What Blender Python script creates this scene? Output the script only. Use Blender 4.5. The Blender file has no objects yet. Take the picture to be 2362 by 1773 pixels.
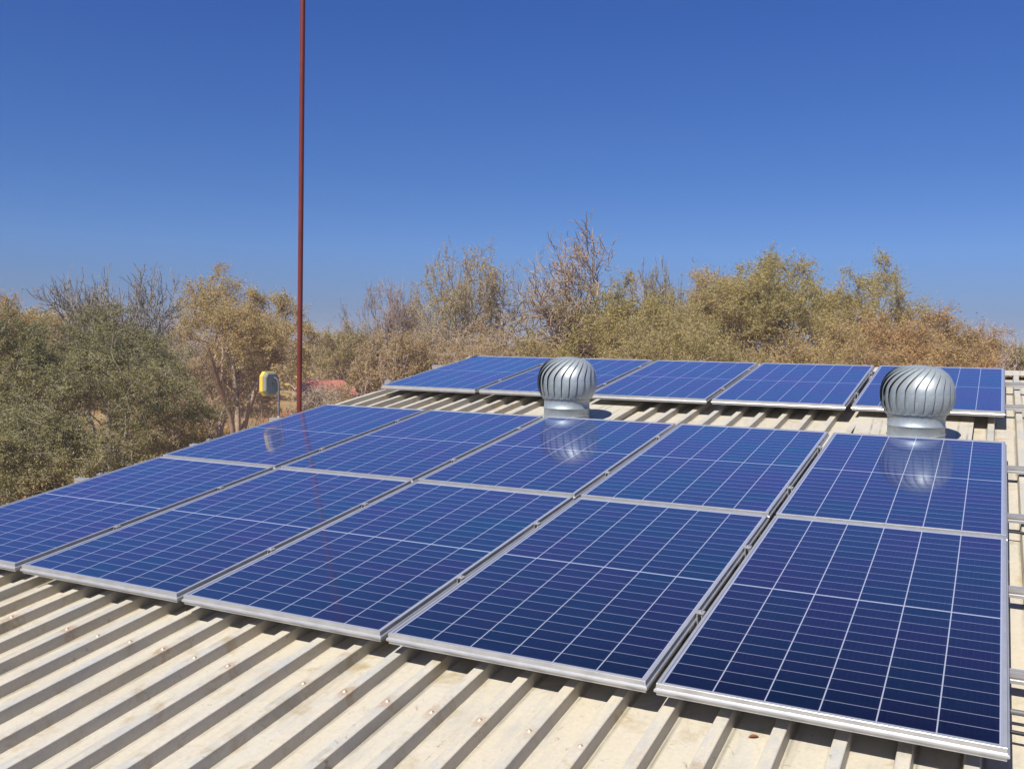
import bpy, math, random
import numpy as np
from mathutils import Matrix, Vector

# ------------------------------------------------------------------ frame of reference
ALPHA = math.radians(8.3)                 # slope of the roof (rises away from the viewer)
CA, SA = math.cos(ALPHA), math.sin(ALPHA)
H0 = 3.81                                 # height of the front panel edge above the ground
def W(u, v, w=0.0):                       # roof plane coordinates -> world
    return Vector((u, v*CA - w*SA, v*SA + w*CA + H0))
ROOF_M = Matrix.Translation((0, 0, H0)) @ Matrix.Rotation(ALPHA, 4, 'X')

scn = bpy.context.scene
col = scn.collection

# ------------------------------------------------------------------ camera
RX = Vector((0.88989962, 0.4534909, -0.04924084))
RY = Vector((0.03497414, -0.17546065, -0.98386502))
RZ = Vector((-0.45481366, 0.87381895, -0.17200282))
CP = (-0.06282426, -2.71215298, 1.49462383)
def rotp(d): return Vector((d[0], d[1]*CA - d[2]*SA, d[1]*SA + d[2]*CA))
cx, cy, cz = rotp(RX), rotp(-RY), rotp(-RZ)
cam_d = bpy.data.cameras.new('camera'); cam = bpy.data.objects.new('camera', cam_d); col.objects.link(cam)
cam.matrix_world = Matrix(((cx.x, cy.x, cz.x, 0), (cx.y, cy.y, cz.y, 0), (cx.z, cy.z, cz.z, 0), (0, 0, 0, 1)))
CAM = W(*CP)
cam.location = CAM
cam_d.sensor_width = 36; cam_d.lens = 36*2185.38/2362
cam_d.clip_start = 0.05; cam_d.clip_end = 6000
scn.camera = cam
F = 2185.38
def ray(px, py):                          # photograph pixel (2362 wide) -> world direction
    d = RX*((px-1181)/F) + RY*((py-886.5)/F) + RZ
    return rotp(d)
def at(px, dist, py=790):                 # ground position below a pixel at a horizontal distance
    d = ray(px, py); h = math.hypot(d.x, d.y)
    return CAM.x + d.x/h*dist, CAM.y + d.y/h*dist
def zat(px, py, dist):
    d = ray(px, py); return CAM.z + d.z/math.hypot(d.x, d.y)*dist

# ------------------------------------------------------------------ light
sun_dir = rotp(Vector((-0.10, -0.60, 1.0))).normalized()
elev = math.asin(sun_dir.z); azim = math.atan2(sun_dir.x, sun_dir.y)
sd = bpy.data.lights.new('sun', 'SUN'); sd.energy = 5.0; sd.angle = math.radians(0.5); sd.color = (1, .955, .87)
so = bpy.data.objects.new('sun', sd); col.objects.link(so)
so.rotation_euler = sun_dir.to_track_quat('Z', 'Y').to_euler()
world = bpy.data.worlds.new('World'); scn.world = world; world.use_nodes = True
wn = world.node_tree; wn.nodes.clear()
sky = wn.nodes.new('ShaderNodeTexSky'); sky.sky_type = 'NISHITA'; sky.sun_disc = False
sky.sun_elevation = elev; sky.sun_rotation = azim; sky.altitude = 900
sky.air_density = 1.0; sky.dust_density = 0.5; sky.ozone_density = 3.5
wh = wn.nodes.new('ShaderNodeMix'); wh.data_type = 'RGBA'; wh.blend_type = 'MULTIPLY'; wh.inputs[0].default_value = 1; wh.inputs[7].default_value = (.42, .64, 1.04, 1)
# thicker, greyer air low over the horizon and a deeper blue higher up
wc = wn.nodes.new('ShaderNodeTexCoord'); wsx = wn.nodes.new('ShaderNodeSeparateXYZ'); wn.links.new(wc.outputs['Generated'], wsx.inputs[0])
wr = wn.nodes.new('ShaderNodeValToRGB'); wn.links.new(wsx.outputs[2], wr.inputs[0])
el = wr.color_ramp.elements; el[0].position = .0; el[0].color = (.70, .54, .54, 1); el[1].position = .36; el[1].color = (.66, .80, 1.0, 1)
for p_, c_ in ((.035, (.74, .62, .66, 1)), (.095, (.90, .84, .86, 1)), (.17, (.78, .82, .87, 1))):
    e_ = el.new(p_); e_.color = c_
wm = wn.nodes.new('ShaderNodeMix'); wm.data_type = 'RGBA'; wm.blend_type = 'MULTIPLY'; wm.inputs[0].default_value = 1
bg = wn.nodes.new('ShaderNodeBackground'); bg.inputs[1].default_value = 0.079
wo = wn.nodes.new('ShaderNodeOutputWorld')
wn.links.new(sky.outputs[0], wh.inputs[6]); wn.links.new(wh.outputs[2], wm.inputs[6]); wn.links.new(wr.outputs[0], wm.inputs[7]); wn.links.new(wm.outputs[2], bg.inputs[0]); wn.links.new(bg.outputs[0], wo.inputs[0])
scn.view_settings.view_transform = 'Standard'; scn.view_settings.look = 'None'
scn.view_settings.exposure = 0.35; scn.view_settings.gamma = 1
scn.render.engine = 'CYCLES'
scn.cycles.max_bounces = 6; scn.cycles.transparent_max_bounces = 6

# ------------------------------------------------------------------ helpers
def tag(o, label=None, cat=None, group=None, kind=None):
    if label: o['label'] = label
    if cat: o['category'] = cat
    if group: o['group'] = group
    if kind: o['kind'] = kind
    return o
def empty(name, loc=(0, 0, 0), mat=None):
    o = bpy.data.objects.new(name, None); col.objects.link(o); o.empty_display_size = .2
    if mat is not None: o.matrix_world = mat
    else: o.location = loc
    return o
class MB:
    def __init__(s): s.v = []; s.f = []; s.sm = []
    def add(s, vs, fs, smooth=False):
        n = len(s.v); s.v += [tuple(p) for p in vs]; s.f += [tuple(i+n for i in f) for f in fs]; s.sm += [smooth]*len(fs)
    def box(s, c, d, rot=None):
        x, y, z = [k/2 for k in d]; P = []
        for sx, sy, sz in ((-1,-1,-1),(1,-1,-1),(1,1,-1),(-1,1,-1),(-1,-1,1),(1,-1,1),(1,1,1),(-1,1,1)):
            p = Vector((sx*x, sy*y, sz*z))
            if rot is not None: p = rot @ p
            P.append(p + Vector(c))
        s.add(P, [(0,3,2,1),(4,5,6,7),(0,1,5,4),(1,2,6,5),(2,3,7,6),(3,0,4,7)])
    def tube(s, pts, rad, n=10, cap=True):
        pts = [Vector(p) for p in pts]; rings = []
        if not hasattr(rad, '__len__'): rad = [rad]*len(pts)
        ref = None
        for i, p in enumerate(pts):
            t = (pts[min(i+1, len(pts)-1)] - pts[max(i-1, 0)]).normalized()
            if ref is None: ref = t.orthogonal().normalized()
            ref = (ref - t*ref.dot(t)).normalized(); b = t.cross(ref)
            rings.append([p + (ref*math.cos(a) + b*math.sin(a))*rad[i] for a in [2*math.pi*k/n for k in range(n)]])
        V = [q for r in rings for q in r]; Fs = []
        for i in range(len(pts)-1):
            for k in range(n): Fs.append((i*n+k, i*n+(k+1) % n, (i+1)*n+(k+1) % n, (i+1)*n+k))
        s.add(V, Fs, True)
        if cap:
            s.add(rings[0], [tuple(range(n))[::-1]]); s.add(rings[-1], [tuple(range(n))])
    def lathe(s, prof, n=48, c=(0, 0, 0), smooth=True, tilt=None):
        V = []; Fs = []
        for (r, z) in prof:
            for k in range(n):
                a = 2*math.pi*k/n; p = Vector((r*math.cos(a), r*math.sin(a), z))
                if tilt: p = tilt(p)
                V.append(p + Vector(c))
        for i in range(len(prof)-1):
            for k in range(n): Fs.append((i*n+k, i*n+(k+1) % n, (i+1)*n+(k+1) % n, (i+1)*n+k))
        s.add(V, Fs, smooth)
    def build(s, name, mat, parent=None, loc=None):
        me = bpy.data.meshes.new(name); me.from_pydata(s.v, [], s.f); me.materials.append(mat)
        me.polygons.foreach_set('use_smooth', s.sm); me.update()
        o = bpy.data.objects.new(name, me); col.objects.link(o)
        if parent: o.parent = parent
        if loc is not None: o.location = loc
        return o
def copy_tree(o, parent=None):
    c = o.copy(); col.objects.link(c)
    if parent: c.parent = parent
    for ch in [x for x in col.objects if x.parent == o]: copy_tree(ch, c)
    return c

# ------------------------------------------------------------------ node material helper
class NM:
    def __init__(s, name):
        s.m = bpy.data.materials.new(name); s.m.use_nodes = True; s.t = s.m.node_tree
        s.b = s.t.nodes['Principled BSDF']; s._c = None; s.alb = .79
    def n(s, typ, **kw):
        nd = s.t.nodes.new(typ)
        for k, v in kw.items(): setattr(nd, k, v)
        return nd
    def L(s, a, b): s.t.links.new(a, b)
    def val(s, x, sock):
        if isinstance(x, (int, float)): sock.default_value = x
        elif isinstance(x, tuple): sock.default_value = x if len(x) == 4 else (*x, 1)
        else: s.L(x, sock)
    def math(s, op, a, b=0.0, c=None, clamp=False):
        nd = s.n('ShaderNodeMath', operation=op, use_clamp=clamp); s.val(a, nd.inputs[0]); s.val(b, nd.inputs[1])
        if c is not None: s.val(c, nd.inputs[2])
        return nd.outputs[0]
    def mix(s, f, a, b, mode='MIX'):
        nd = s.n('ShaderNodeMix', data_type='RGBA', blend_type=mode); s.val(f, nd.inputs[0]); s.val(a, nd.inputs[6]); s.val(b, nd.inputs[7])
        return nd.outputs[2]
    def obj(s):
        if s._c is None: s._c = s.n('ShaderNodeTexCoord').outputs['Object']
        return s._c
    def xyz(s, v=None):
        nd = s.n('ShaderNodeSeparateXYZ'); s.L(v or s.obj(), nd.inputs[0]); return nd.outputs
    def noise(s, scale=5, detail=4, rough=.55, vec=None, stretch=None, dist=0):
        v = vec or s.obj()
        if stretch:
            mp = s.n('ShaderNodeMapping'); s.L(v, mp.inputs[0]); mp.inputs['Scale'].default_value = stretch; v = mp.outputs[0]
        nd = s.n('ShaderNodeTexNoise'); s.L(v, nd.inputs['Vector']); nd.inputs['Scale'].default_value = scale
        nd.inputs['Detail'].default_value = detail; nd.inputs['Roughness'].default_value = rough; nd.inputs['Distortion'].default_value = dist
        return nd.outputs['Fac']
    def ramp(s, f, lo, hi, a=0.0, b=1.0):
        nd = s.n('ShaderNodeMapRange'); s.val(f, nd.inputs[0]); nd.inputs[1].default_value = lo; nd.inputs[2].default_value = hi
        nd.inputs[3].default_value = a; nd.inputs[4].default_value = b; return nd.outputs[0]
    def bump(s, h, strength=.3, dist=.01, sock='Normal'):
        nd = s.n('ShaderNodeBump'); nd.inputs['Strength'].default_value = strength; nd.inputs['Distance'].default_value = dist
        s.L(h, nd.inputs['Height']); s.L(nd.outputs[0], s.b.inputs[sock])
    def set(s, **kw):
        for k, v in kw.items():
            if k == 'Base_Color': v = s.mix(1.0, v, (s.alb, s.alb, s.alb), 'MULTIPLY')
            s.val(v, s.b.inputs[k.replace('_', ' ')])
        return s

# ------------------------------------------------------------------ materials
RIB_P = 0.1775; RIB_C = -0.617            # rib pitch and the middle of one rib
def mat_roof():
    m = NM('cream_painted_steel'); o = m.xyz()
    base = m.mix(m.ramp(m.noise(1.3, 3), .35, .65), (.73, .645, .48), (.70, .64, .52))
    grey = m.ramp(m.noise(6, 6, .65, stretch=(2.2, .5, 1)), .5, .72)
    base = m.mix(m.math('MULTIPLY', grey, .6), base, (.47, .47, .44))
    chalk = m.ramp(m.noise(2.2, 6, .7, stretch=(2.5, .35, 1), dist=.6), .50, .62)
    base = m.mix(m.math('MULTIPLY', chalk, .65), base, (.70, .655, .55))
    drip = m.ramp(m.noise(4.2, 7, .75, stretch=(3.2, .28, 1)), .56, .70)
    base = m.mix(m.math('MULTIPLY', drip, .42), base, (.40, .32, .20))
    # position across the rib pitch: 0 in the middle of a rib
    ph = m.math('SUBTRACT', m.math('FRACT', m.math('ADD', m.math('DIVIDE', m.math('SUBTRACT', o[0], RIB_C), RIB_P), .5)), .5)
    dx = m.math('MULTIPLY', ph, RIB_P)
    idx = m.math('FLOOR', m.math('ADD', m.math('DIVIDE', m.math('SUBTRACT', o[0], RIB_C), RIB_P), .5))
    wn_ = m.n('ShaderNodeTexWhiteNoise', noise_dimensions='1D'); m.L(idx, wn_.inputs['W']); rnd = wn_.outputs['Value']
    # worn greyish crests of the ribs, dirt along their feet
    crest = m.ramp(m.math('ABSOLUTE', dx), .016, .022, 1, 0)
    base = m.mix(m.math('MULTIPLY', m.math('MULTIPLY', crest, m.ramp(m.noise(9, 6, .75, stretch=(1, .35, 1)), .46, .60)), .8), base, (.54, .54, .51))
    foot = m.math('MULTIPLY', m.ramp(m.math('ABSOLUTE', m.math('SUBTRACT', m.math('ABSOLUTE', dx), .031)), 0, .010, 1, 0),
                  m.ramp(m.noise(5, 6, .7, stretch=(1, .35, 1)), .40, .60))
    base = m.mix(m.math('MULTIPLY', foot, .9), base, (.27, .24, .17))
    stain = m.ramp(m.noise(4.3, 6, .68, dist=.5), .56, .70)
    base = m.mix(m.math('MULTIPLY', stain, .8), base, (.45, .34, .17))
    dark = m.ramp(m.noise(17, 6, .75, dist=1.2), .615, .69)
    base = m.mix(m.math('MULTIPLY', dark, .75), base, (.24, .20, .14))
    base = m.mix(m.ramp(m.noise(70, 4, .7), .35, .75, 0, .28), base, (.36, .33, .27))
    # rust around each screw
    dv = m.math('MULTIPLY', m.math('ADD', o[1], .292), .62)
    r = m.math('SQRT', m.math('ADD', m.math('MULTIPLY', dx, dx), m.math('MULTIPLY', dv, dv)))
    r = m.math('ADD', r, m.math('MULTIPLY', m.math('SUBTRACT', m.noise(38, 5, .7), .5), .07))
    rust = m.math('MULTIPLY', m.ramp(r, .004, .030, 1, 0), m.ramp(rnd, .0, 1.0, .15, 1.0), clamp=True)
    base = m.mix(m.math('MULTIPLY', rust, .9), base, (.42, .22, .08))
    pale = m.ramp(r, .0, .012, 1, 0)
    base = m.mix(m.math('MULTIPLY', pale, .4), base, (.75, .62, .45))
    # isolated specks
    vo = m.n('ShaderNodeTexVoronoi'); m.L(m.obj(), vo.inputs['Vector']); vo.inputs['Scale'].default_value = 3.3
    sp = m.math('MULTIPLY', m.ramp(vo.outputs['Distance'], .02, .035, 1, 0), m.ramp(m.noise(2.1, 2), .5, .53))
    base = m.mix(sp, base, (.09, .06, .03))
    m.set(Base_Color=base, Roughness=m.ramp(m.noise(8), .3, .7, .42, .62), Specular_IOR_Level=.35)
    m.bump(m.math('ADD', m.noise(40, 4), m.math('MULTIPLY', m.noise(3, 2, stretch=(1, .5, 1)), 3)), .12, .004)
    return m.m
PW, PL = 1.005, 1.82
def mat_cells():
    m = NM('solar_cells'); o = m.xyz()
    mx, my, lip = .007, .010, .011
    gw = (PW-2*lip-2*mx)/6; half = (PL-2*lip-2*my)/2
    x = m.math('DIVIDE', m.math('SUBTRACT', o[0], lip+mx), gw)
    yy = m.math('SUBTRACT', o[1], lip+my)
    gh = half/12; y = m.math('DIVIDE', yy, gh)
    ax = m.math('MULTIPLY', m.math('ABSOLUTE', m.math('SUBTRACT', m.math('FRACT', m.math('ADD', x, .5)), .5)), gw)
    ay = m.math('MULTIPLY', m.math('ABSOLUTE', m.math('SUBTRACT', m.math('FRACT', m.math('ADD', y, .5)), .5)), gh)
    mid = m.ramp(m.math('ABSOLUTE', m.math('SUBTRACT', yy, half)), .0042, .0052, 1, 0)
    lx = m.ramp(ax, .0016, .0024, 1, 0); ly = m.ramp(ay, .0009, .0015, .82, 0)
    # outside the cell field (border of the backsheet)
    bx = m.math('GREATER_THAN', m.math('ABSOLUTE', m.math('SUBTRACT', x, 3.0)), 3.0)
    by = m.math('GREATER_THAN', m.math('ABSOLUTE', m.math('SUBTRACT', yy, half)), half)
    line = m.math('MAXIMUM', m.math('MAXIMUM', m.math('MAXIMUM', lx, ly), mid), m.math('MULTIPLY', m.math('MAXIMUM', bx, by), .8))
    # busbars: nine thin wires in each cell running along the panel
    bb = m.math('MULTIPLY', m.math('ABSOLUTE', m.math('SUBTRACT', m.math('FRACT', m.math('MULTIPLY', x, 9.0)), .5)), gw/9)
    bbl = m.ramp(bb, .0002, .0005, .07, 0)
    cb = m.n('ShaderNodeCombineXYZ'); m.L(m.math('FLOOR', x), cb.inputs[0]); m.L(m.math('FLOOR', m.math('DIVIDE', y, 2.0)), cb.inputs[1])
    oi = m.n('ShaderNodeObjectInfo'); m.L(m.math('MULTIPLY', oi.outputs['Random'], 91.0), cb.inputs[2])
    wn_ = m.n('ShaderNodeTexWhiteNoise', noise_dimensions='3D'); m.L(cb.outputs[0], wn_.inputs['Vector'])
    c = m.mix(m.ramp(wn_.outputs['Value'], 0, 1), (.0010, .0030, .014), (.0040, .0022, .018))
    c2 = m.mix(m.ramp(m.noise(1.1, 2), .3, .7), (.0008, .0045, .018), (.0045, .0018, .016))
    c = m.mix(.5, c, c2)
    vo = m.n('ShaderNodeTexVoronoi'); m.L(m.obj(), vo.inputs['Vector']); vo.inputs['Scale'].default_value = 70
    sep = m.n('ShaderNodeSeparateColor'); m.L(vo.outputs['Color'], sep.inputs[0])
    c = m.mix(m.math('MULTIPLY', sep.outputs[0], .35), c, (.005, .008, .035))
    # blue grazing sheen painted into the cell and line colour, brighter when seen slantwise
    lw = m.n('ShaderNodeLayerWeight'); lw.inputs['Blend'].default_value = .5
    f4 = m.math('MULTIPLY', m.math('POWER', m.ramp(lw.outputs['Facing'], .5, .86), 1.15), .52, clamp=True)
    painted_sheen = m.mix(m.ramp(wn_.outputs['Value'], 0, 1), (.058, .225, .57), (.145, .160, .62))
    painted_sheen = m.mix(.5, painted_sheen, m.mix(m.ramp(m.noise(1.3, 2), .35, .65), (.050, .245, .57), (.150, .155, .57)))
    painted_sheen = m.mix(m.math('MULTIPLY', sep.outputs[0], .25), painted_sheen, (.11, .27, .72))
    painted_sheen = m.mix(m.math('MULTIPLY', m.math('FRACT', m.math('MULTIPLY', oi.outputs['Random'], 17.0)), .35), painted_sheen, (.10, .11, .42))
    c = m.mix(f4, c, painted_sheen, 'ADD')
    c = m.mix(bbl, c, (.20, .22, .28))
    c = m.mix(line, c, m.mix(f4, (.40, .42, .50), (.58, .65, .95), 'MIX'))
    dust = m.ramp(m.noise(1.7, 6, .7), .45, .8, 0.0, .004)
    c = m.mix(dust, c, (.45, .38, .30))
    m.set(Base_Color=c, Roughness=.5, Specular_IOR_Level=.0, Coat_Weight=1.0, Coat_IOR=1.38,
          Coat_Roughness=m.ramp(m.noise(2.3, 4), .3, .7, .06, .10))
    mp = m.noise(1.2, 1, .4)
    m.bump(mp, .10, .01, 'Coat Normal')
    return m.m
def mat_alu(name='aluminium', c=(.78, .78, .77), rough=.32, metal=1.0):
    m = NM(name)
    cc = m.mix(m.ramp(m.noise(14, 4, stretch=(1, 1, 1)), .35, .7), c, tuple(k*.86 for k in c))
    m.set(Base_Color=cc, Metallic=metal, Roughness=rough)
    return m.m
def mat_galv():
    m = NM('galvanised_steel')
    vo = m.n('ShaderNodeTexVoronoi'); m.L(m.obj(), vo.inputs['Vector']); vo.inputs['Scale'].default_value = 55
    sep = m.n('ShaderNodeSeparateColor'); m.L(vo.outputs['Color'], sep.inputs[0])
    c = m.mix(sep.outputs[0], (.42, .485, .50), (.52, .585, .60))
    c = m.mix(m.ramp(m.noise(6, 5, .6), .45, .75), c, (.50, .51, .48))
    m.set(Base_Color=c, Metallic=.45, Roughness=m.ramp(m.noise(9, 4), .3, .7, .42, .55))
    m.bump(m.noise(4, 3), .15, .006)
    return m.m
def mat_plain(name, c, rough=.6, var=.15, metal=0, scale=6, spec=.4):
    m = NM(name)
    cc = m.mix(m.ramp(m.noise(scale, 5), .3, .7), tuple(k*(1-var) for k in c), tuple(min(1, k*(1+var)) for k in c))
    m.set(Base_Color=cc, Roughness=rough, Metallic=metal, Specular_IOR_Level=spec); m.bump(m.noise(scale*6, 3), .08, .004)
    return m.m
def mat_leaf(name, c1, c2, c3, big=.5):
    m = NM(name)
    geo = m.n('ShaderNodeNewGeometry'); rnd = geo.outputs['Random Per Island']
    n1 = m.ramp(m.noise(big, 3, .6), .38, .62)
    c = m.mix(n1, c1, c2)
    c = m.mix(m.ramp(rnd, .55, 1.0), c, c3)
    hs = m.n('ShaderNodeHueSaturation'); m.L(c, hs.inputs['Color']); m.L(m.ramp(m.math('FRACT', m.math('MULTIPLY', rnd, 7.3)), 0, 1, .80, 1.15), hs.inputs['Value'])
    m.set(Base_Color=hs.outputs[0], Roughness=.7, Specular_IOR_Level=.15)
    tr = m.n('ShaderNodeBsdfTranslucent'); m.L(m.mix(1.0, hs.outputs[0], (.79, .79, .79), 'MULTIPLY'), tr.inputs['Color'])
    mx = m.n('ShaderNodeMixShader'); mx.inputs[0].default_value = .42
    out = m.t.nodes['Material Output']; m.L(m.b.outputs[0], mx.inputs[1]); m.L(tr.outputs[0], mx.inputs[2]); m.L(mx.outputs[0], out.inputs['Surface'])
    return m.m
def mat_bark(name, c):
    m = NM(name); cc = m.mix(m.ramp(m.noise(3, 5), .3, .7), tuple(k*.7 for k in c), tuple(k*1.25 for k in c))
    m.set(Base_Color=cc, Roughness=.85, Specular_IOR_Level=.2); return m.m
def mat_ground():
    m = NM('sandy_ground')
    a = m.mix(m.ramp(m.noise(.09, 5, .6), .42, .58), (.40, .17, .085), (.46, .32, .14))
    a = m.mix(m.ramp(m.noise(.35, 6, .7), .5, .66), a, (.30, .24, .11))
    a = m.mix(m.ramp(m.noise(3.5, 6, .7), .5, .75, 0, .6), a, (.22, .13, .07))
    m.set(Base_Color=a, Roughness=.95, Specular_IOR_Level=.1); m.bump(m.noise(5, 6, .7), .6, .06)
    return m.m

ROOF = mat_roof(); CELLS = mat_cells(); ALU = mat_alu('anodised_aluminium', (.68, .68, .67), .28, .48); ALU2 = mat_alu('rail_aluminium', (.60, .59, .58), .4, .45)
GALV = mat_galv(); RED = mat_plain('red_oxide_paint', (.20, .033, .022), .5, .28, scale=3)
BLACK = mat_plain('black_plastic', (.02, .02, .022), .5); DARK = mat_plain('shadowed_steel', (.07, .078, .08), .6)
WALL = mat_plain('plastered_wall', (.55, .47, .36), .85, .08); YEL = mat_plain('yellow_plastic', (.86, .62, .09), .45, .06)
GREYP = mat_plain('grey_plastic', (.33, .33, .26), .5, .08); STEELP = mat_plain('grey_painted_pipe', (.17, .165, .17), .5, .1); WHITEP = mat_plain('white_sleeve', (.75, .73, .66), .5, .05)
GROUND = mat_ground(); SCREW = mat_plain('screw_head', (.62, .55, .44), .5, .25, .2, 60)

# ------------------------------------------------------------------ ground (one sheet to the horizon, gently uneven)
def build_ground():
    rs = np.concatenate([[0], np.geomspace(4, 1500, 64)]); n = 96
    rng = np.random.RandomState(3); ph = rng.rand(6, 3)*6.28
    V = [(0, 0, 0)]; Fc = []
    for r in rs[1:]:
        for k in range(n):
            a = 2*math.pi*k/n; x, y = r*math.cos(a), r*math.sin(a)
            z = 0
            if r > 25: z = .12*math.sin(x*.11+ph[0, 0])*math.sin(y*.09+ph[1, 0]) + .05*math.sin(x*.37+y*.31)
            V.append((x, y, z))
    for k in range(n): Fc.append((0, 1+k, 1+(k+1) % n))
    for i in range(len(rs)-2):
        for k in range(n):
            a = 1+i*n+k; b = 1+i*n+(k+1) % n; Fc.append((a, a+n, b+n, b))
    mb = MB(); mb.add(V, Fc, True)
    tag(mb.build('ground', GROUND), kind='structure')
build_ground()

# ------------------------------------------------------------------ the roofed building
W_PAN, RIB_H = -.135, .045
U0, U1, V0, V1 = -5.56, 3.35, -5.6, 6.80
def rib_profile(u0, u1):
    pts = []; k0 = math.floor((u0-RIB_C)/RIB_P)-1; k1 = math.ceil((u1-RIB_C)/RIB_P)+1
    for k in range(k0, k1+1):
        c = RIB_C + k*RIB_P
        for du, dw in ((-.0285, 0), (-.0215, RIB_H-.002), (-.0190, RIB_H), (.0170, RIB_H), (.0195, RIB_H-.002), (.0235, 0)):
            pts.append((c+du, W_PAN+dw))
    pts = [p for p in pts if u0 < p[0] < u1]
    return [(u0, W_PAN)] + pts + [(u1, W_PAN)]
bld = empty('ribbed_roof_building', mat=ROOF_M)
tag(bld, 'building under the cream ribbed metal roof that carries all the solar panels', 'building')
def build_roof():
    pr = rib_profile(U0, U1); mb = MB(); rng = random.Random(5)
    vs = np.linspace(V0, V1, 26); V = []; Fc = []
    for j, v in enumerate(vs):
        for i, (u, w) in enumerate(pr): V.append((u + .0012*math.sin(v*1.7+u*2.3), v, w + .0010*math.sin(v*2.9+u*3.1)))
    n = len(pr)
    for j in range(len(vs)-1):
        for i in range(n-1): Fc.append((j*n+i, j*n+i+1, (j+1)*n+i+1, (j+1)*n+i))
    mb.add(V, Fc)
    roof = mb.build('roof', ROOF, bld)
    # other slope beyond the ridge, seen only from elsewhere
    mb = MB(); V = []; Fc = []
    for j, t in enumerate((0, 5.5)):
        for (u, w) in pr:
            V.append((u, V1 + .02 + t*math.cos(2*ALPHA), w - t*math.sin(2*ALPHA)))
    for i in range(n-1): Fc.append((i, i+1, n+i+1, n+i))
    mb.add(V, Fc); mb.build('roof', ROOF, bld)
    mb = MB(); zt = W_PAN+RIB_H+.006
    mb.add([(U0-.01, V1-.16, zt-.004), (U1+.01, V1-.16, zt-.004), (U1+.01, V1+.01, zt+.012), (U0-.01, V1+.01, zt+.012), (U1+.01, V1+.19, zt-.045), (U0-.01, V1+.19, zt-.045)], [(0, 1, 2, 3), (3, 2, 4, 5)])
    mb.build('ridge_cap', ROOF, bld)
    # barge flashing on the left edge
    mb = MB(); mb.box((U0-.004, (V0+V1)/2, W_PAN-.055), (.006, V1-V0, .12)); mb.build('barge_board', ROOF, bld)
    # walls (in roof coordinates: built from world corners)
    inv = ROOF_M.inverted()
    def q(x, y, z): return inv @ Vector((x, y, z))
    ye0 = W(0, V0+.5).y; yr = W(0, V1).y; ye1 = yr+4.9
    def zr(y):  # underside of the roof at y
        if y <= yr: return H0 + (y/CA)*SA - .16
        return H0 + (yr/CA)*SA - .16 - (y-yr)*math.tan(ALPHA)
    mb = MB(); x0, x1 = U0+.25, U1-.25
    for (xa, ya, xb, yb) in ((x0, ye0, x1, ye0), (x1, ye1, x0, ye1)):
        mb.add([q(xa, ya, 0), q(xb, yb, 0), q(xb, yb, zr(yb)), q(xa, ya, zr(ya))], [(0, 1, 2, 3)])
    for x in (x0, x1):
        mb.add([q(x, ye0, 0), q(x, ye1, 0), q(x, ye1, zr(ye1)), q(x, yr, zr(yr)), q(x, ye0, zr(ye0))], [(0, 1, 2, 3, 4)])
    mb.build('wall', WALL, bld)
    # roofing screws with washers on the rib crests, one purlin line in view
    sc = MB(); sc.lathe([(0, .0062), (.004, .006), (.0045, .003), (.0085, .0022), (.009, 0)], 12)
    k = 0; first = None
    for kk in range(-34, 8):
        c = RIB_C + kk*RIB_P
        if not (U0+.05 < c < .75): continue
        if rng.random() < .12: continue
        loc = (c+rng.uniform(-.003, .004), -.285+rng.uniform(-.012, .012), W_PAN+RIB_H)
        if first is None: first = sc.build('roof_screw', SCREW, roof, loc); continue
        o = first.copy(); col.objects.link(o); o.parent = roof; o.location = loc
    return roof
roof = build_roof()

# ------------------------------------------------------------------ solar panels
def make_panel():
    root = empty('solar_panel')
    prof = [(.0110, -.0045), (.0108, 0), (.0003, 0), (.0, -.0003), (0, -.0160), (-.0024, -.0166), (-.0048, -.0182), (-.0064, -.0206), (-.0070, -.0235), (-.0066, -.0262), (-.0050, -.0290),
            (-.0010, -.0312), (0, -.0316), (0, -.0400), (.022, -.0400)]
    V = []; Fc = []
    for d, z in prof: V += [(d, d, z), (PW-d, d, z), (PW-d, PL-d, z), (d, PL-d, z)]
    for i in range(len(prof)-1):
        for k in range(4): Fc.append((i*4+k, (i+1)*4+k, (i+1)*4+(k+1) % 4, i*4+(k+1) % 4))
    mb = MB(); mb.add(V, Fc); fr = mb.build('frame', ALU, root)
    mb = MB(); mb.add([(.0105, .0105, -.004), (PW-.0105, .0105, -.004), (PW-.0105, PL-.0105, -.004), (.0105, PL-.0105, -.004)], [(0, 1, 2, 3)])
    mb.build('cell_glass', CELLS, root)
    mb = MB(); mb.add([(.012, .012, -.009), (PW-.012, .012, -.009), (PW-.012, PL-.012, -.009), (.012, PL-.012, -.009)], [(3, 2, 1, 0)])
    mb.build('backsheet', WHITEP, root)
    mb = MB(); mb.box((PW/2, PL/2, -.017), (.10, .06, .014)); mb.build('junction_box', BLACK, root)
    return root
GA = [.036, .038, .039, .048]; GB = [.050, .048, .052, .048]
def cols(g, off=0):
    e = []; x = off
    for k in range(5):
        x -= PW; e.append(x); x -= g[k] if k < 4 else 0
    return e
EA, EB = cols(GA), cols(GB, -.006)
GY = .020; VB = 4.555
rows = [('front row of the near array', EA, 0.0, 0.0), ('back row of the near array', EA, PL+GY, .006), ('far array beyond the ventilators', EB, VB, .009)]
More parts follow.
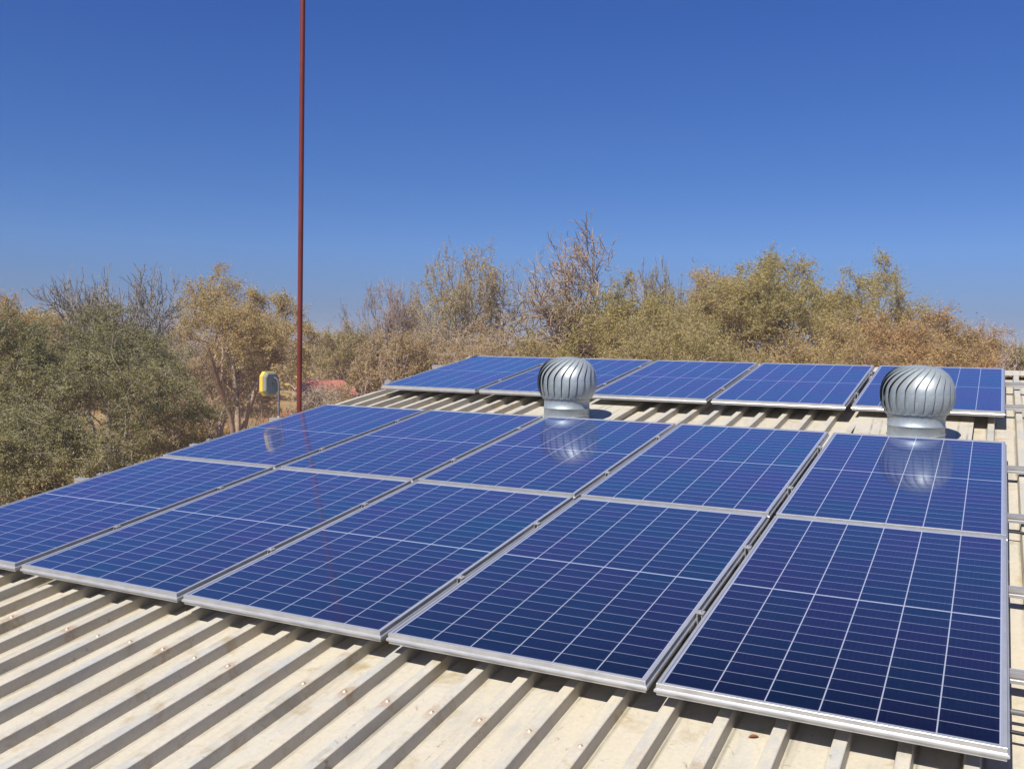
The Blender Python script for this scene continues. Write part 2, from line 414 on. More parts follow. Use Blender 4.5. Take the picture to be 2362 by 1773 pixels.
plabels = [
 ['largest and nearest blue solar panel, at the bottom right corner of the near array',
  'blue solar panel in the front row, just left of the widest dark gap',
  'middle blue solar panel of the front row above the ribbed roof',
  'blue solar panel in the front row, second from the left edge of the photo',
  'front row solar panel cut off by the left edge of the photo'],
 ['back row solar panel mirroring the right ventilator at the array\'s right end',
  'back row solar panel between the two ventilator reflections',
  'back row solar panel mirroring the left ventilator',
  'back row solar panel just right of the one mirroring the red mast',
  'back row solar panel at the left corner, mirroring the yellow floodlight and red mast'],
 ['far array solar panel partly hidden behind the right ventilator',
  'far array solar panel second from the right, left of the right ventilator',
  'far array solar panel just right of the left ventilator',
  'far array solar panel partly hidden behind the left ventilator',
  'far array solar panel at the left end, tapering toward the brown bushes']]
pm = make_panel(); first = True; prng = random.Random(8)
for ri, (rn, E_, v0, w0) in enumerate(rows):
    for ci, u0 in enumerate(E_):
        p = pm if first else copy_tree(pm); first = False
        tilt = Matrix.Rotation(prng.uniform(-.0012, .0012), 4, 'Y') @ Matrix.Rotation(prng.uniform(-.001, .001) + (.0045 if ri == 2 else 0), 4, 'X')
        p.matrix_world = ROOF_M @ Matrix.Translation((u0, v0+prng.uniform(-.002, .002), w0)) @ tilt
        tag(p, plabels[ri][ci], 'solar panel', 'blue solar panels mounted on the ribbed roof')

# ------------------------------------------------------------------ mounting rails
RH = .036
def rail(v, w_top, gaps, name_label, uL, uR, seed):
    rg = random.Random(seed)
    root = empty('mounting_rail', mat=ROOF_M @ Matrix.Translation((0, v, w_top)))
    tag(root, name_label, 'rail', 'aluminium rails under the solar panels')
    # extruded channel section (y across, z up)
    sec = [(-.019, -RH), (.019, -RH), (.019, -.024), (.0165, -.022), (.0165, -.016), (.019, -.014), (.019, 0), (.006, 0), (.006, -.008), (-.006, -.008), (-.006, 0), (-.019, 0),
           (-.019, -.014), (-.0165, -.016), (-.0165, -.022), (-.019, -.024)]
    n = len(sec); mb = MB()
    mb.add([(uL, y, z) for y, z in sec] + [(uR, y, z) for y, z in sec], [(i, (i+1) % n, n+(i+1) % n, n+i) for i in range(n)] + [tuple(range(n))[::-1], tuple(range(n, 2*n))])
    mb.build('rail_bar', ALU2, root)
    for g in gaps:
        c = MB(); c.box((g, 0, .0395+.004), (.030, .028, .004)); c.box((g-.009, 0, .02), (.004, .036, .036)); c.box((g+.009, 0, .02), (.004, .036, .036))
        c.lathe([(0, .0105), (.0055, .0105), (.006, .0045)], 6, (g, 0, .0415), False)
        c.build('clamp', ALU2, root)
    for g in (uL+.3, (uL+uR)/2, uR-.12):
        k = round((g-RIB_C)/RIB_P); c_ = RIB_C+k*RIB_P
        f = MB(); f.box((c_, -.021, -.026), (.04, .004, .040)); f.box((c_, -.036, -RH-.0105), (.04, .034, .004)); f.lathe([(0, .007), (.007, .007), (.007, 0)], 6, (c_, -.038, -RH-.0085), False)
        f.build('foot', ALU2, root)
    return root
def gap_centres(E_, g): return [E_[k]-g[k]/2 for k in range(4)]
GAc, GBc = gap_centres(EA, GA), gap_centres(EB, GB)
rl = ['nearest aluminium rail, crossing the near array\'s front row low down',
      'aluminium rail under the top part of the near array\'s front row',
      'aluminium rail under the lower part of the near array\'s back row',
      'aluminium rail under the upper part of the near array\'s back row, beside the yellow floodlight',
      'aluminium rail under the lower part of the far array',
      'aluminium rail under the top part of the far array, nearest the ridge']
for i, (v, w0, E_, gc, uL) in enumerate(((.575, 0, EA, GAc, -5.37), (1.33, 0, EA, GAc, -5.43), (2.29, .006, EA, GAc, -5.38), (3.22, .006, EA, GAc, -5.43), (5.00, .010, EB, GBc, -5.50), (5.93, .014, EB, GBc, -5.52))):
    rail(v, w0-.0402, gc + [EA[4]-.012], rl[i], uL, 1.2 - .1*(i % 2), i)

# cable conduit and black cables at the right of the array
def cable(pts, r, name, label, mat, cat):
    mb = MB(); mb.tube(pts, r, 8); o = mb.build(name, mat); o.matrix_world = ROOF_M; tag(o, label, cat)
zc = W_PAN+RIB_H
cable([(-.25, .372, zc+.011), (.4, .368, zc+.011), (1.2, .37, zc+.011)], .0095, 'conduit_pipe', 'thin grey conduit pipe crossing the ribs beside the nearest panel', STEELP, 'pipe')
for i, (v, lab) in enumerate(((.245, 'black cable lying on the ribs beside the nearest panel corner'),
                              (2.165, 'black cable on the roof beside the near array\'s middle band'))):
    rg = random.Random(i); pts = [(-.3+.1*k, v+rg.uniform(-.006, .006), zc+.008+rg.uniform(0, .002)) for k in range(14)]
    cable(pts, .0065, 'cable', lab, BLACK, 'cable')
# small grey isolator boxes beside the array's right end

# ------------------------------------------------------------------ turbine ventilators
def make_turbine():
    root = empty('turbine_ventilator')
    # galvanised throat: two sections meeting at a slanted seam
    mb = MB(); mb.lathe([(.180, -.06), (.179, .0), (.178, .10), (.177, .150), (.1805, .153), (.1805, .159), (.177, .162), (.178, .205), (.181, .222), (.184, .226), (.184, .233), (.176, .236), (.120, .236)], 64)
    st = mb.build('throat', GALV, root)
    mb = MB()
    def tilt(p): return Vector((p.x, p.y, p.z + .16*p.x*1.0 - .12*p.y*.3))
    mb.lathe([(.1785, .074), (.1825, .077), (.1825, .081), (.1785, .084)], 64, tilt=tilt); mb.build('seam', GALV, st)
    # curved vanes
    N = 24; z0, z1, R = .232, .545, .236
    def rad(t):      # silhouette radius of the bulb
        th = -0.78 + t*(1.33+.78)
        return .012 + (R-.012)*math.cos(th)**.62 if math.cos(th) > 0 else .02
    def zz(t):
        th = -0.78 + t*(1.33+.78); s0, s1 = math.sin(-.78), math.sin(1.33)
        return z0 + (z1-z0)*(math.sin(th)-s0)/(s1-s0)
    vane = None; M = 22; K = 5
    mb = MB(); V = []; Fc = []
    for i in range(M+1):
        t = i/M; r = rad(t); z = zz(t); tw = .78*(max(0, t-.45)/.55)**1.5 - .06*(1-t)
        wd = (2*math.pi/N)*1.25
        for k in range(K+1):
            s = k/K; a = tw + (s-.5)*wd
            sw = .027*math.sin(math.pi*min(1, t*1.02))**.6
            rr = r - sw*(1-s)**1.2 - .004*s*(1 if t < .9 else 0)
            rr = max(rr, .01)
            V.append((rr*math.cos(a), rr*math.sin(a), z))
    for i in range(M):
        for k in range(K): a = i*(K+1)+k; Fc.append((a, a+1, a+K+2, a+K+1))
    mb.add(V, Fc, True)
    dome = MB(); dome.lathe([(.150, .236), (.152, .242), (.150, .248), (.04, .252)], 48); dome = dome.build('bottom_ring', GALV, root)
    v0 = mb.build('vane', GALV, root)
    for i in range(1, N):
        o = v0.copy(); col.objects.link(o); o.parent = root; o.rotation_euler = (0, 0, 2*math.pi*i/N)
    mb = MB(); mb.lathe([(.118, .5310), (.112, .5395), (.095, .5470), (.06, .5530), (.025, .5556), (.0, .5560)], 48); mb.build('top_cap', GALV, root)
    mb = MB(); mb.lathe([(.013, .24), (.013, .54)], 12)
    for a in range(3):
        c, s = math.cos(a*2.094+.4), math.sin(a*2.094+.4); mb.tube([(0, 0, .39), (c*.19, s*.19, .39)], .006, 6)
    mb.build('spindle', DARK, root)
    mb = MB(); mb.lathe([(.13, .255), (.178, .30), (.190, .37), (.180, .45), (.14, .505), (.06, .528)], 40); mb.build('gap_shade_drum', DARK, root)  # added drum, no part of a ventilator; dark so the vane gaps read shaded
    return root
tb = make_turbine()
for i, (u, v, lab) in enumerate(((-3.045, 3.90, 'galvanised turbine ventilator between the arrays, farther one at the middle of the photo'),
                                 (-.525, 3.90, 'larger looking galvanised turbine ventilator near the right end of the roof'))):
    t = tb if i == 0 else copy_tree(tb)
    t.location = W(u, v, W_PAN); t.rotation_euler = (0, 0, .35 + i*.06)
    tag(t, lab, 'ventilator', 'galvanised turbine ventilators on the roof')
    # flashing plate, sloped with the roof, lying over the ribs
    fl = MB(); zt = W_PAN+RIB_H+.004
    ring = []; n = 32
    a0, a1, b0, b1 = -.40, .33, -.20, 1.6
    outer = []
    for k in range(n):
        a = 2*math.pi*k/n; c, s = math.cos(a), math.sin(a)
        tx = (a1 if c > 0 else -a0)/max(abs(c), 1e-6); ty = (b1 if s > 0 else -b0)/max(abs(s), 1e-6); tt = min(tx, ty)
        outer.append((c*tt, s*tt, zt-W_PAN)); ring.append((c*.184, s*.186, zt-W_PAN))
    lipz = [(x*.985, y*.985, z+.03) for x, y, z in ring]
    V = outer + ring + lipz
    Fc = [(k, (k+1) % n, n+(k+1) % n, n+k) for k in range(n)] + [(n+k, n+(k+1) % n, 2*n+(k+1) % n, 2*n+k) for k in range(n)]
    V += [(x, y, z-.016) for x, y, z in outer]; Fc += [(k, 3*n+k, 3*n+(k+1) % n, (k+1) % n) for k in range(n)]
    fl.add(V, Fc)
    f = fl.build('flashing', ROOF, t)
    f.matrix_parent_inverse = Matrix.Identity(4)
    bpy.context.view_layer.update()
    f.matrix_local = t.matrix_world.inverted() @ (ROOF_M @ Matrix.Translation((u, v, W_PAN)))

# ------------------------------------------------------------------ red mast
mx_, my_ = at(691, 8.75*.985); 
mast = empty('mast', (mx_, my_, 0)); tag(mast, 'tall thin red painted steel mast rising beyond the left roof edge', 'mast')
mb = MB(); mb.tube([(0, 0, 0), (.0, 0, 4.0), (.02, 0, 11.8)], .0222, 16); mb.build('pole', RED, mast)
mb = MB(); mb.box((0, 0, .06), (.4, .4, .12)); mb.build('footing', WALL, mast)

# ------------------------------------------------------------------ yellow rimmed floodlight on a bent pole
def floodlight():
    D = 8.15; bx, by = at(644, D)
    z_lo = zat(644, 985, D); z_hi = zat(644, 868, D)
    root = empty('floodlight', (bx, by, z_lo)); tag(root, 'yellow rimmed grey floodlight on a bent pole at the left roof edge', 'floodlight')
    right = Vector((ray(1181, 790).y, -ray(1181, 790).x, 0)).normalized(); fwd = Vector((-right.y, right.x, 0))
    H = z_hi - z_lo
    mb = MB(); mb.tube([(0, 0, -.25), (0, 0, H*.22)], .0105, 12); mb.build('lower_pole', WHITEP, root)
    pts = [Vector((0, 0, H*.22)), Vector((0, 0, H*.80))]
    for k in range(1, 8):
        a = k/7*math.pi*.62; pts.append(Vector((0, 0, H*.80)) + (-right)*(.045*(1-math.cos(a))) + Vector((0, 0, .075*math.sin(a))))
    mb = MB(); mb.tube(pts, .0085, 12); mb.build('bent_pole', STEELP, root)
    # housing: chamfered disc seen from behind and the side
    ax = (-right*.78 + fwd*.62).normalized()       # direction it faces
    side = ax.cross(Vector((0, 0, 1))).normalized(); up = Vector((0, 0, 1))
    cen = Vector((0, 0, zat(622, 885, D) - z_lo)) - right*.076
    oc = [(-.62, -1), (.62, -1), (1, -.62), (1, .62), (.62, 1), (-.62, 1), (-1, .62), (-1, -.62)]
    def ring(s, d): return [cen + side*(x*.074*s) + up*(y*.102*s) + ax*d for x, y in oc]
    def prism(rs):
        m_ = MB(); V = [p for r in rs for p in r]; Fc = []
        for i in range(len(rs)-1):
            for k in range(8): Fc.append((i*8+k, i*8+(k+1) % 8, (i+1)*8+(k+1) % 8, (i+1)*8+k))
        Fc += [tuple(range(8))[::-1], tuple(range((len(rs)-1)*8, len(rs)*8))]; m_.add(V, Fc); return m_
    prism([ring(.80, -.032), ring(.93, -.022), ring(.95, .0)]).build('housing', GREYP, root)
    prism([ring(.97, .001), ring(1.0, .004), ring(1.0, .042), ring(.95, .046)]).build('rim', YEL, root)
    prism([ring(.84, .0465), ring(.84, .049)]).build('lens', WHITEP, root)
    mb = MB(); mb.tube([pts[-1], cen - ax*.030], .007, 8); mb.build('bracket', BLACK, root)
    mb = MB(); mb.box((0, 0, -.02), (.10, .06, .012)); mb.build('base_plate', ALU2, root)
floodlight()
#TREES
# ------------------------------------------------------------------ trees
LEAF = {
 'darkgreen': mat_leaf('grey_green_leaves', (.45, .40, .165), (.33, .32, .13), (.52, .46, .21), .6),
 'olive': mat_leaf('olive_leaves', (.64, .52, .18), (.52, .455, .165), (.68, .54, .21), .5),
 'brown': mat_leaf('brown_dry_leaves', (.70, .49, .23), (.60, .46, .20), (.74, .55, .27), .5),
 'orange': mat_leaf('orange_brown_leaves', (.74, .46, .18), (.64, .47, .19), (.76, .53, .23), .5),
 'mauve': mat_leaf('mauve_dry_twigs', (.64, .46, .36), (.58, .42, .33), (.68, .51, .39), .5),
 'mix': mat_leaf('olive_and_brown_leaves', (.66, .52, .18), (.70, .50, .20), (.72, .58, .24), .45),
}
BARK = {'grey': mat_bark('grey_bark', (.42, .36, .30)), 'brown': mat_bark('brown_bark', (.50, .37, .26)), 'pale': mat_bark('pale_twigs', (.60, .48, .40))}

def skeleton(rng, levels, spread, up, multi, arch=0.0):
    """unit tree: list of (points, radii, level)"""
    out = []
    def grow(p, d, L, r, lev):
        n = 6 if lev < 2 else 4
        pts = [p]; rad = [r]
        for i in range(n):
            d = d + np.array([rng.gauss(0, 1), rng.gauss(0, 1), rng.gauss(0, 1)])*(.10+.05*lev)
            d[2] += (up[min(lev, len(up)-1)])*.16
            d = d/np.linalg.norm(d); p = p + d*L/n; pts.append(p); rad.append(r*(1-.55*(i+1)/n))
        out.append((np.array(pts), np.array(rad), lev))
        if lev+1 >= len(levels): return
        k = levels[lev+1]
        for j in range(k):
            t = (.30 + .70*(j+rng.random())/k) if lev > 0 else (.45+.55*(j+.5)/k)
            f = min(t, .999)*n; i = int(f); q = pts[i]*(1-(f-i)) + pts[i+1]*(f-i)
            dd = pts[i+1]-pts[i]; dd = dd/np.linalg.norm(dd)
            a = rng.random()*6.283; ref = np.array([0, 0, 1.]) if abs(dd[2]) < .9 else np.array([1., 0, 0])
            s1 = np.cross(dd, ref); s1 /= np.linalg.norm(s1); s2 = np.cross(dd, s1)
            sp = spread*(.75+.5*rng.random())
            nd = dd*math.cos(sp) + (s1*math.cos(a)+s2*math.sin(a))*math.sin(sp)
            grow(q, nd, L*(.52+.22*rng.random()), rad[i]*.62, lev+1)
    for s in range(multi):
        a = 6.283*(s+rng.random()*.6)/multi; ti = .12 if multi == 1 else .45+.25*rng.random()
        d = np.array([math.sin(ti)*math.cos(a), math.sin(ti)*math.sin(a), math.cos(ti)])
        grow(np.array([0.02*math.cos(a), .02*math.sin(a), 0.]), d, .42 if multi > 1 else .36, .028 if multi > 1 else .035, 0)
    return out
def tubes(br, sc, rmin, rscale, sides=(7, 5, 4, 3, 3, 3)):
    V = []; Fc = []; n0 = 0
    for pts, rad, lev in br:
        n = sides[min(lev, 5)]; P = pts*sc; R = np.maximum(rad*rscale, rmin)
        T = np.gradient(P, axis=0); T /= np.linalg.norm(T, axis=1)[:, None]+1e-9
        ref = np.array([.3, .5, .81]); A = np.cross(T, ref); A /= np.linalg.norm(A, axis=1)[:, None]+1e-9; B = np.cross(T, A)
        ang = np.arange(n)*2*math.pi/n
        ringv = P[:, None, :] + R[:, None, None]*(A[:, None, :]*np.cos(ang)[None, :, None] + B[:, None, :]*np.sin(ang)[None, :, None])
        V.append(ringv.reshape(-1, 3)); m = len(P)
        i, k = np.meshgrid(np.arange(m-1), np.arange(n), indexing='ij'); k2 = (k+1) % n
        Fc.append((np.stack([i*n+k, i*n+k2, (i+1)*n+k2, (i+1)*n+k], -1).reshape(-1, 4))+n0); n0 += m*n
    return np.concatenate(V), np.concatenate(Fc)
def quick_mesh(name, V, Fc, mat, parent=None, smooth=False):
    me = bpy.data.meshes.new(name); nf, k = Fc.shape
    me.vertices.add(len(V)); me.vertices.foreach_set('co', V.astype(np.float32).ravel())
    me.loops.add(nf*k); me.loops.foreach_set('vertex_index', Fc.astype(np.int32).ravel())
    me.polygons.add(nf); me.polygons.foreach_set('loop_start', np.arange(nf, dtype=np.int32)*k)
    me.update(calc_edges=True); me.materials.append(mat)
    if smooth: me.polygons.foreach_set('use_smooth', np.ones(nf, bool))
    o = bpy.data.objects.new(name, me); col.objects.link(o)
    if parent: o.parent = parent
    return o
def leaf_quads(C, size, nr, aspect=.5):
    n = len(C); d = nr.normal(size=(n, 3)); d[:, 2] *= .7; d /= np.linalg.norm(d, axis=1)[:, None]
    e = nr.normal(size=(n, 3)); e -= d*(e*d).sum(1)[:, None]; e /= np.linalg.norm(e, axis=1)[:, None]
    s = size*(.6+.8*nr.rand(n))[:, None]; a = d*s; b = e*s*aspect
    V = np.stack([C-a, C-a*.1-b, C+a, C+a*.1+b], 1).reshape(-1, 3)
    return V, np.arange(4*n).reshape(n, 4)
SK = {}
def tree(name, label, px, dist, top_y, width_px, kind, leaf, bark, nleaf, size, seed, z_base=0.0, depth=None, group='dry bushveld trees beyond the roof', dens_low=0.0):
    rng = random.Random(seed); nr = np.random.RandomState(seed)
    x, y = at(px, dist); h = zat(px, top_y, dist) - z_base; wd = width_px/F*dist*1.02
    P = dict(bushy=dict(levels=[1, 5, 5, 5, 4], spread=.85, up=[.2, .1, .0, .0], multi=4),
             round=dict(levels=[1, 5, 5, 5, 4], spread=.75, up=[.6, .35, .2, .1], multi=3),
             sparse=dict(levels=[1, 5, 5, 5, 4], spread=.62, up=[.8, .55, .45, .4], multi=3),
             fan=dict(levels=[1, 6, 6, 5, 4], spread=.48, up=[.9, .6, .6, .6], multi=3),
             bare=dict(levels=[1, 6, 6, 6, 5], spread=.78, up=[.6, .35, .35, .4], multi=1),
             twigs=dict(levels=[1, 5, 5, 4, 4], spread=.38, up=[.9, .8, .8, .8], multi=4))[kind]
    br = skeleton(rng, P['levels'], P['spread'], P['up'], P['multi'])
    pz = dict(bushy=.66, round=.60, fan=.9, sparse=.88, bare=.95, twigs=.9)[kind]
    zmax = max(b[0][:, 2].max() for b in br)
    for b in br:                           # spread the branches towards a full, broad head
        f = np.clip(b[0][:, 2]/zmax, 0.0005, 1); b[0][:, 2] = zmax*f**pz
        if kind in ('bushy', 'round'): b[0][:, :2] *= (1+.45*np.sin(math.pi*np.clip(f, 0, 1)**.7))[:, None]
    allp = np.concatenate([b[0] for b in br])
    zt = np.percentile(allp[:, 2], 99.0 if kind in ('bushy', 'round') else 99.8); zb = max(0, -np.percentile(allp[:, 2], .5))
    pc = 93 if kind in ('bushy', 'round') else 96; wx = np.percentile(np.abs(allp[:, 0]-np.median(allp[:, 0])), pc); wy = np.percentile(np.abs(allp[:, 1]-np.median(allp[:, 1])), pc)
    sc = np.array([wd/2/wx, (depth or wd)/2/wy, h/zt])
    for b in br: b[0][:, 2] = np.maximum(b[0][:, 2], 0.02*b[0][:, 2]+.002)
    root = empty(name, (x, y, z_base)); tag(root, label, 'tree' if 'shrub' not in name else 'shrub', group)
    up_ = allp[allp[:, 2] > zmax*.35]; root.location = (x-np.median(up_[:, 0])*sc[0], y-np.median(up_[:, 1])*sc[1], z_base)
    V, Fc = tubes(br, sc, {'bare': .014, 'fan': .009, 'sparse': .009}.get(kind, .006 if dist < 40 else .009), h*(.8 if kind == 'bare' else .6))
    quick_mesh('trunk', V, Fc, BARK[bark], root, True)
    nleaf = int(nleaf*(3.3 if leaf == 'darkgreen' else 2.6)); size *= .58
    if nleaf:
        tw = [b for b in br if b[2] >= (3 if kind != 'twigs' else 3)]
        per = nleaf // 10
        # clumpy density: some twigs carry far more leaf than others
        wts = nr.rand(len(tw))**1.3 + .12; wts /= wts.sum()
        idx = nr.choice(len(tw), size=nleaf, p=wts)
        ends = np.array([b[0][-1] for b in tw]); mids = np.array([b[0][len(b[0])//2] for b in tw]); st = np.array([b[0][0] for b in tw])
        t = nr.rand(nleaf)[:, None]
        C = np.where(t < .5, st[idx]*(1-2*t)+mids[idx]*2*t, mids[idx]*(2-2*t)+ends[idx]*(2*t-1))*sc
        C += np.clip(nr.normal(size=C.shape), -1.7, 1.7)*np.where(nr.rand(nleaf, 1) < (.45 if kind in ('bushy', 'round') else .1), size*4.5, size*1.3)
        C[:, 2] = np.abs(C[:, 2])
        V, Fc = leaf_quads(C, size, nr)
        quick_mesh('crown', V, Fc, LEAF[leaf], root)
    return root

T = [
 # name, label, px, dist, top_y, width, kind, leaf, bark, nleaf, size, seed
 ('thorn_tree', 'big grey green bushy tree filling the lower left beside the panels', 178, 27, 735, 500, 'bushy', 'darkgreen', 'grey', 60000, .042, 11),
 ('thorn_tree', 'low grey green thorn bush spilling below the panels\' left edge', 30, 21, 940, 400, 'bushy', 'darkgreen', 'grey', 42000, .036, 12),
 ('leafless_tree', 'thin dark branched tree poking above the big grey green bush', 268, 33, 618, 215, 'fan', 'darkgreen', 'grey', 3000, .05, 13),
 ('bushveld_tree', 'orange brown tree at the far left edge of the photo', 15, 36, 700, 330, 'round', 'orange', 'brown', 30000, .06, 14),
 ('bushveld_tree', 'olive tree behind the big bush, second from the left edge', 140, 41, 712, 220, 'round', 'mix', 'brown', 18000, .06, 15),
 ('bushveld_tree', 'brown leaved tree with bare upper twigs left of the red mast', 565, 42, 640, 290, 'round', 'mix', 'brown', 26000, .06, 16),
 ('bushveld_tree', 'pinkish brown bush low in front of the tree left of the mast', 505, 45, 800, 210, 'bushy', 'brown', 'pale', 12000, .055, 17),
 ('leafless_tree', 'mauve leafless tree in the gap right of the big grey green bush', 440, 62, 740, 190, 'twigs', 'mauve', 'pale', 3000, .07, 18),
 ('bushveld_tree', 'thin olive tree just behind and right of the red mast', 735, 55, 750, 170, 'sparse', 'mix', 'pale', 7000, .07, 19),
 ('bushveld_tree', 'olive bush between the mast and the reddish bare tree', 820, 50, 755, 150, 'round', 'olive', 'brown', 9000, .06, 20),
 ('leafless_tree', 'reddish bare tree between the mast and the tall sparse tree', 915, 52, 650, 150, 'twigs', 'mauve', 'brown', 3500, .06, 21),
 ('bushveld_tree', 'orange brown low bush touching the far array\'s left end', 930, 36, 775, 210, 'bushy', 'brown', 'pale', 15000, .055, 22),
 ('bushveld_tree', 'tall sparse olive tree with tufted tips left of the bare tree', 1090, 40, 575, 270, 'sparse', 'mix', 'grey', 12000, .055, 23),
 ('leafless_tree', 'tallest bare branching tree rising above the left ventilator', 1330, 37, 515, 330, 'bare', 'brown', 'brown', 2600, .05, 24),
 ('bushveld_tree', 'brown undergrowth bush below the tall sparse tree', 1120, 37, 745, 300, 'bushy', 'brown', 'pale', 15000, .055, 25),
 ('bushveld_tree', 'rounded olive bush to the right of the tallest bare tree', 1440, 35, 668, 330, 'round', 'olive', 'brown', 32000, .055, 26),
 ('bushveld_tree', 'slim leafy sapling sticking up between two olive bushes', 1515, 38, 605, 110, 'sparse', 'olive', 'grey', 3500, .055, 27),
 ('bushveld_tree', 'brownish olive tree left of the broad olive tree', 1655, 40, 640, 280, 'round', 'mix', 'brown', 24000, .055, 28),
 ('bushveld_tree', 'broad tall olive tree with loose tufts at its upper right', 1815, 38, 600, 400, 'round', 'olive', 'brown', 42000, .055, 29),
 ('bushveld_tree', 'sparse tufted tree joining the olive and the rusty trees', 1980, 41, 650, 230, 'sparse', 'mix', 'grey', 11000, .055, 30),
 ('bushveld_tree', 'rusty orange bush behind the right ventilator', 2110, 37, 722, 290, 'round', 'orange', 'brown', 28000, .055, 31),
 ('leafless_tree', 'mauve bare tree at the right, descending to the photo\'s edge', 2205, 42, 738, 190, 'twigs', 'mauve', 'pale', 5000, .06, 32),
 ('bushveld_tree', 'small olive bush low at the right edge above the ridge', 2352, 45, 800, 110, 'round', 'olive', 'brown', 7000, .06, 33),
 ('bushveld_tree', 'low olive hedge bush directly behind the far array\'s middle', 1560, 31, 745, 360, 'bushy', 'olive', 'brown', 26000, .05, 34),
 ('bushveld_tree', 'low brown bush behind the far array, left of the right ventilator', 1900, 31, 750, 380, 'bushy', 'mix', 'brown', 26000, .05, 35),
]
T += [('bushveld_tree', 'thin low bush half hiding the small red roofed house', 748, 40, 890, 130, 'bushy', 'mix', 'pale', 1400, .045, 41),
      ('bushveld_tree', 'olive shrub beside the small red roofed house, right of the mast', 812, 52, 815, 110, 'round', 'mix', 'pale', 5000, .05, 42)]
for t in T: tree(*t)
# far belt of bush to the horizon: nobody could count it
def far_bush():
    nr = np.random.RandomState(77); C = []; S = []
    a0 = math.atan2(ray(-500, 790).x, ray(-500, 790).y); a1 = math.atan2(ray(2860, 790).x, ray(2860, 790).y)
    for i in range(420):
        d = 70 + 190*nr.rand()**1.2; a = a0 + (a1-a0)*nr.rand(); h = (3.0+2.6*nr.rand()); w = 2.2+2.5*nr.rand(); n = 420
        p = nr.normal(size=(n, 3)); p /= np.linalg.norm(p, axis=1)[:, None]; p *= (nr.rand(n)**.45)[:, None]
        lump = 1+.25*np.sin(p[:, :1]*5+i)*np.cos(p[:, 1:2]*4+i)
        p = p*lump*np.array([w, w, h*.5]) + np.array([CAM.x+math.sin(a)*d, CAM.y+math.cos(a)*d, h*.5])
        C.append(p); S.append(np.full(n, .10+.0009*d))
    C = np.concatenate(C); S = np.concatenate(S)
    V, Fc = leaf_quads(C, S.mean(), nr, .8)
    tag(quick_mesh('far_bush', V, Fc, LEAF['mix']), 'distant belt of dry brown bush along the horizon', 'woodland', kind='stuff')
far_bush()
# dry yellow grass in the clearing
def grass():
    nr = np.random.RandomState(9); n = 26000
    px = nr.uniform(250, 1000, n); d = nr.uniform(30, 75, n)
    dirs = [ray(p, 790) for p in np.linspace(250, 1000, 60)]; A = np.array([math.atan2(q.x, q.y) for q in dirs])
    a = np.interp(px, np.linspace(250, 1000, 60), A); cl = np.array([CAM.x, CAM.y])
    X = CAM.x+np.sin(a)*d; Y = CAM.y+np.cos(a)*d
    keep = (np.sin(X*.33+1)*np.sin(Y*.27)+.35*nr.normal(size=n)) > .15
    X, Y = X[keep], Y[keep]; n = len(X); C = np.stack([X, Y, np.zeros(n)], 1)
    h = .18+.25*nr.rand(n); b = nr.normal(size=(n, 2))*.05; lean = nr.normal(size=(n, 2))*.10
    V = np.stack([C+np.c_[b, np.zeros(n)], C-np.c_[b, np.zeros(n)], C+np.c_[lean, h]], 1).reshape(-1, 3)
    tag(quick_mesh('dry_grass', V, np.arange(3*n).reshape(n, 3), mat_leaf('dry_grass_blades', (.48, .34, .13), (.42, .27, .11), (.55, .42, .2), .3)), 'dry yellow grass in the clearing behind the roof', 'grass', kind='stuff')
grass()
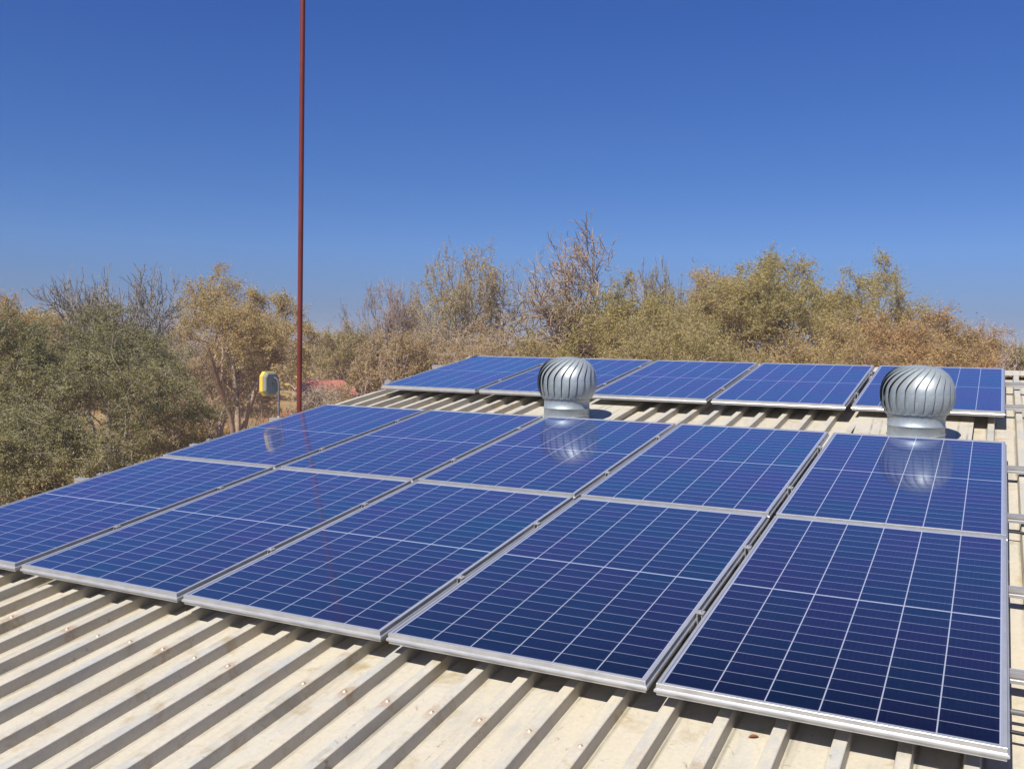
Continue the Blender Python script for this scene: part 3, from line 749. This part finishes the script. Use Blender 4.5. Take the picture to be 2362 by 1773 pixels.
# small red roofed house in the bush behind the mast
def house():
    D = 47; x, y = at(752, D)
    zt = zat(745, 876, D); ze = zat(745, 905, D)
    root = empty('house', (x, y, 0)); tag(root, 'small house with a pinkish red roof half hidden in the bush behind the mast', 'house')
    d = ray(745, 790); root.rotation_euler = (0, 0, math.atan2(d.y, d.x)-math.pi/2+.15)
    wx, wy = 1.15, 1.4
    mb = MB(); mb.add([(-wx-.2, -wy-.25, ze), (wx+.2, -wy-.25, ze), (wx+.2, wy+.25, ze), (-wx-.2, wy+.25, ze), (-wx*.75, 0, zt), (wx*.75, 0, zt)], [(0, 1, 5, 4), (1, 2, 5), (2, 3, 4, 5), (3, 0, 4)])
    mb.build('roof', mat_plain('pinkish_red_roof', (.46, .17, .12), .7, .25, scale=2), root)
    mb = MB(); mb.box((0, 0, ze/2), (wx*2, wy*2, ze-.02)); mb.build('wall', mat_plain('tan_wall', (.42, .30, .18), .9, .15, scale=2), root)
    mb = MB(); mb.box((-.7, -wy-.01, ze*.55), (.8, .04, .8)); mb.build('window', DARK, root)
    mb = MB(); mb.box((.6, -wy-.01, ze*.42), (.75, .04, ze*.8)); mb.build('door', DARK, root)
house()

# ------------------------------------------------------------------ thin dusty air
def haze():
    mb = MB(); mb.box((0, 0, 6.2), (3300, 3300, 15.2)); m = bpy.data.materials.new('dusty_air'); m.use_nodes = True; t = m.node_tree; t.nodes.clear()
    v = t.nodes.new('ShaderNodeVolumePrincipled'); v.inputs['Density'].default_value = .0012; v.inputs['Color'].default_value = (.78, .84, 1, 1); v.inputs['Anisotropy'].default_value = 0
    o = t.nodes.new('ShaderNodeOutputMaterial'); t.links.new(v.outputs[0], o.inputs['Volume'])
    tag(mb.build('haze', m), 'thin dusty haze in the air above the bush', 'haze', kind='stuff')
haze()

# a dry leaf blown onto the roof pan
def dry_leaf():
    d = ray(1738, 1701); n = rotp((0, 0, 1)); p0 = W(0, 0, W_PAN); t = (p0-CAM).dot(n)/d.dot(n); p = CAM + d*t
    mb = MB(); V = []; 
    for k in range(9):
        s_ = k/8; w_ = .0065*math.sin(math.pi*s_)**.8+.0003; z = .003+.004*math.sin(s_*3.0)
        V += [(-.016+.032*s_, -w_, z+.002), (-.016+.032*s_, 0, z-.001), (-.016+.032*s_, w_, z+.0025)]
    mb.add(V, [q for k in range(8) for q in ((3*k, 3*k+1, 3*k+4, 3*k+3), (3*k+1, 3*k+2, 3*k+5, 3*k+4))], True)
    o = mb.build('dry_leaf', mat_plain('rust_brown_leaf', (.30, .10, .04), .8, .2, scale=80)); o.matrix_world = Matrix.Translation(p) @ Matrix.Rotation(ALPHA, 4, 'X') @ Matrix.Rotation(.5, 4, 'Z')
    tag(o, 'tiny rust brown dry leaf on the roof below the nearest panel', 'leaf')
dry_leaf()
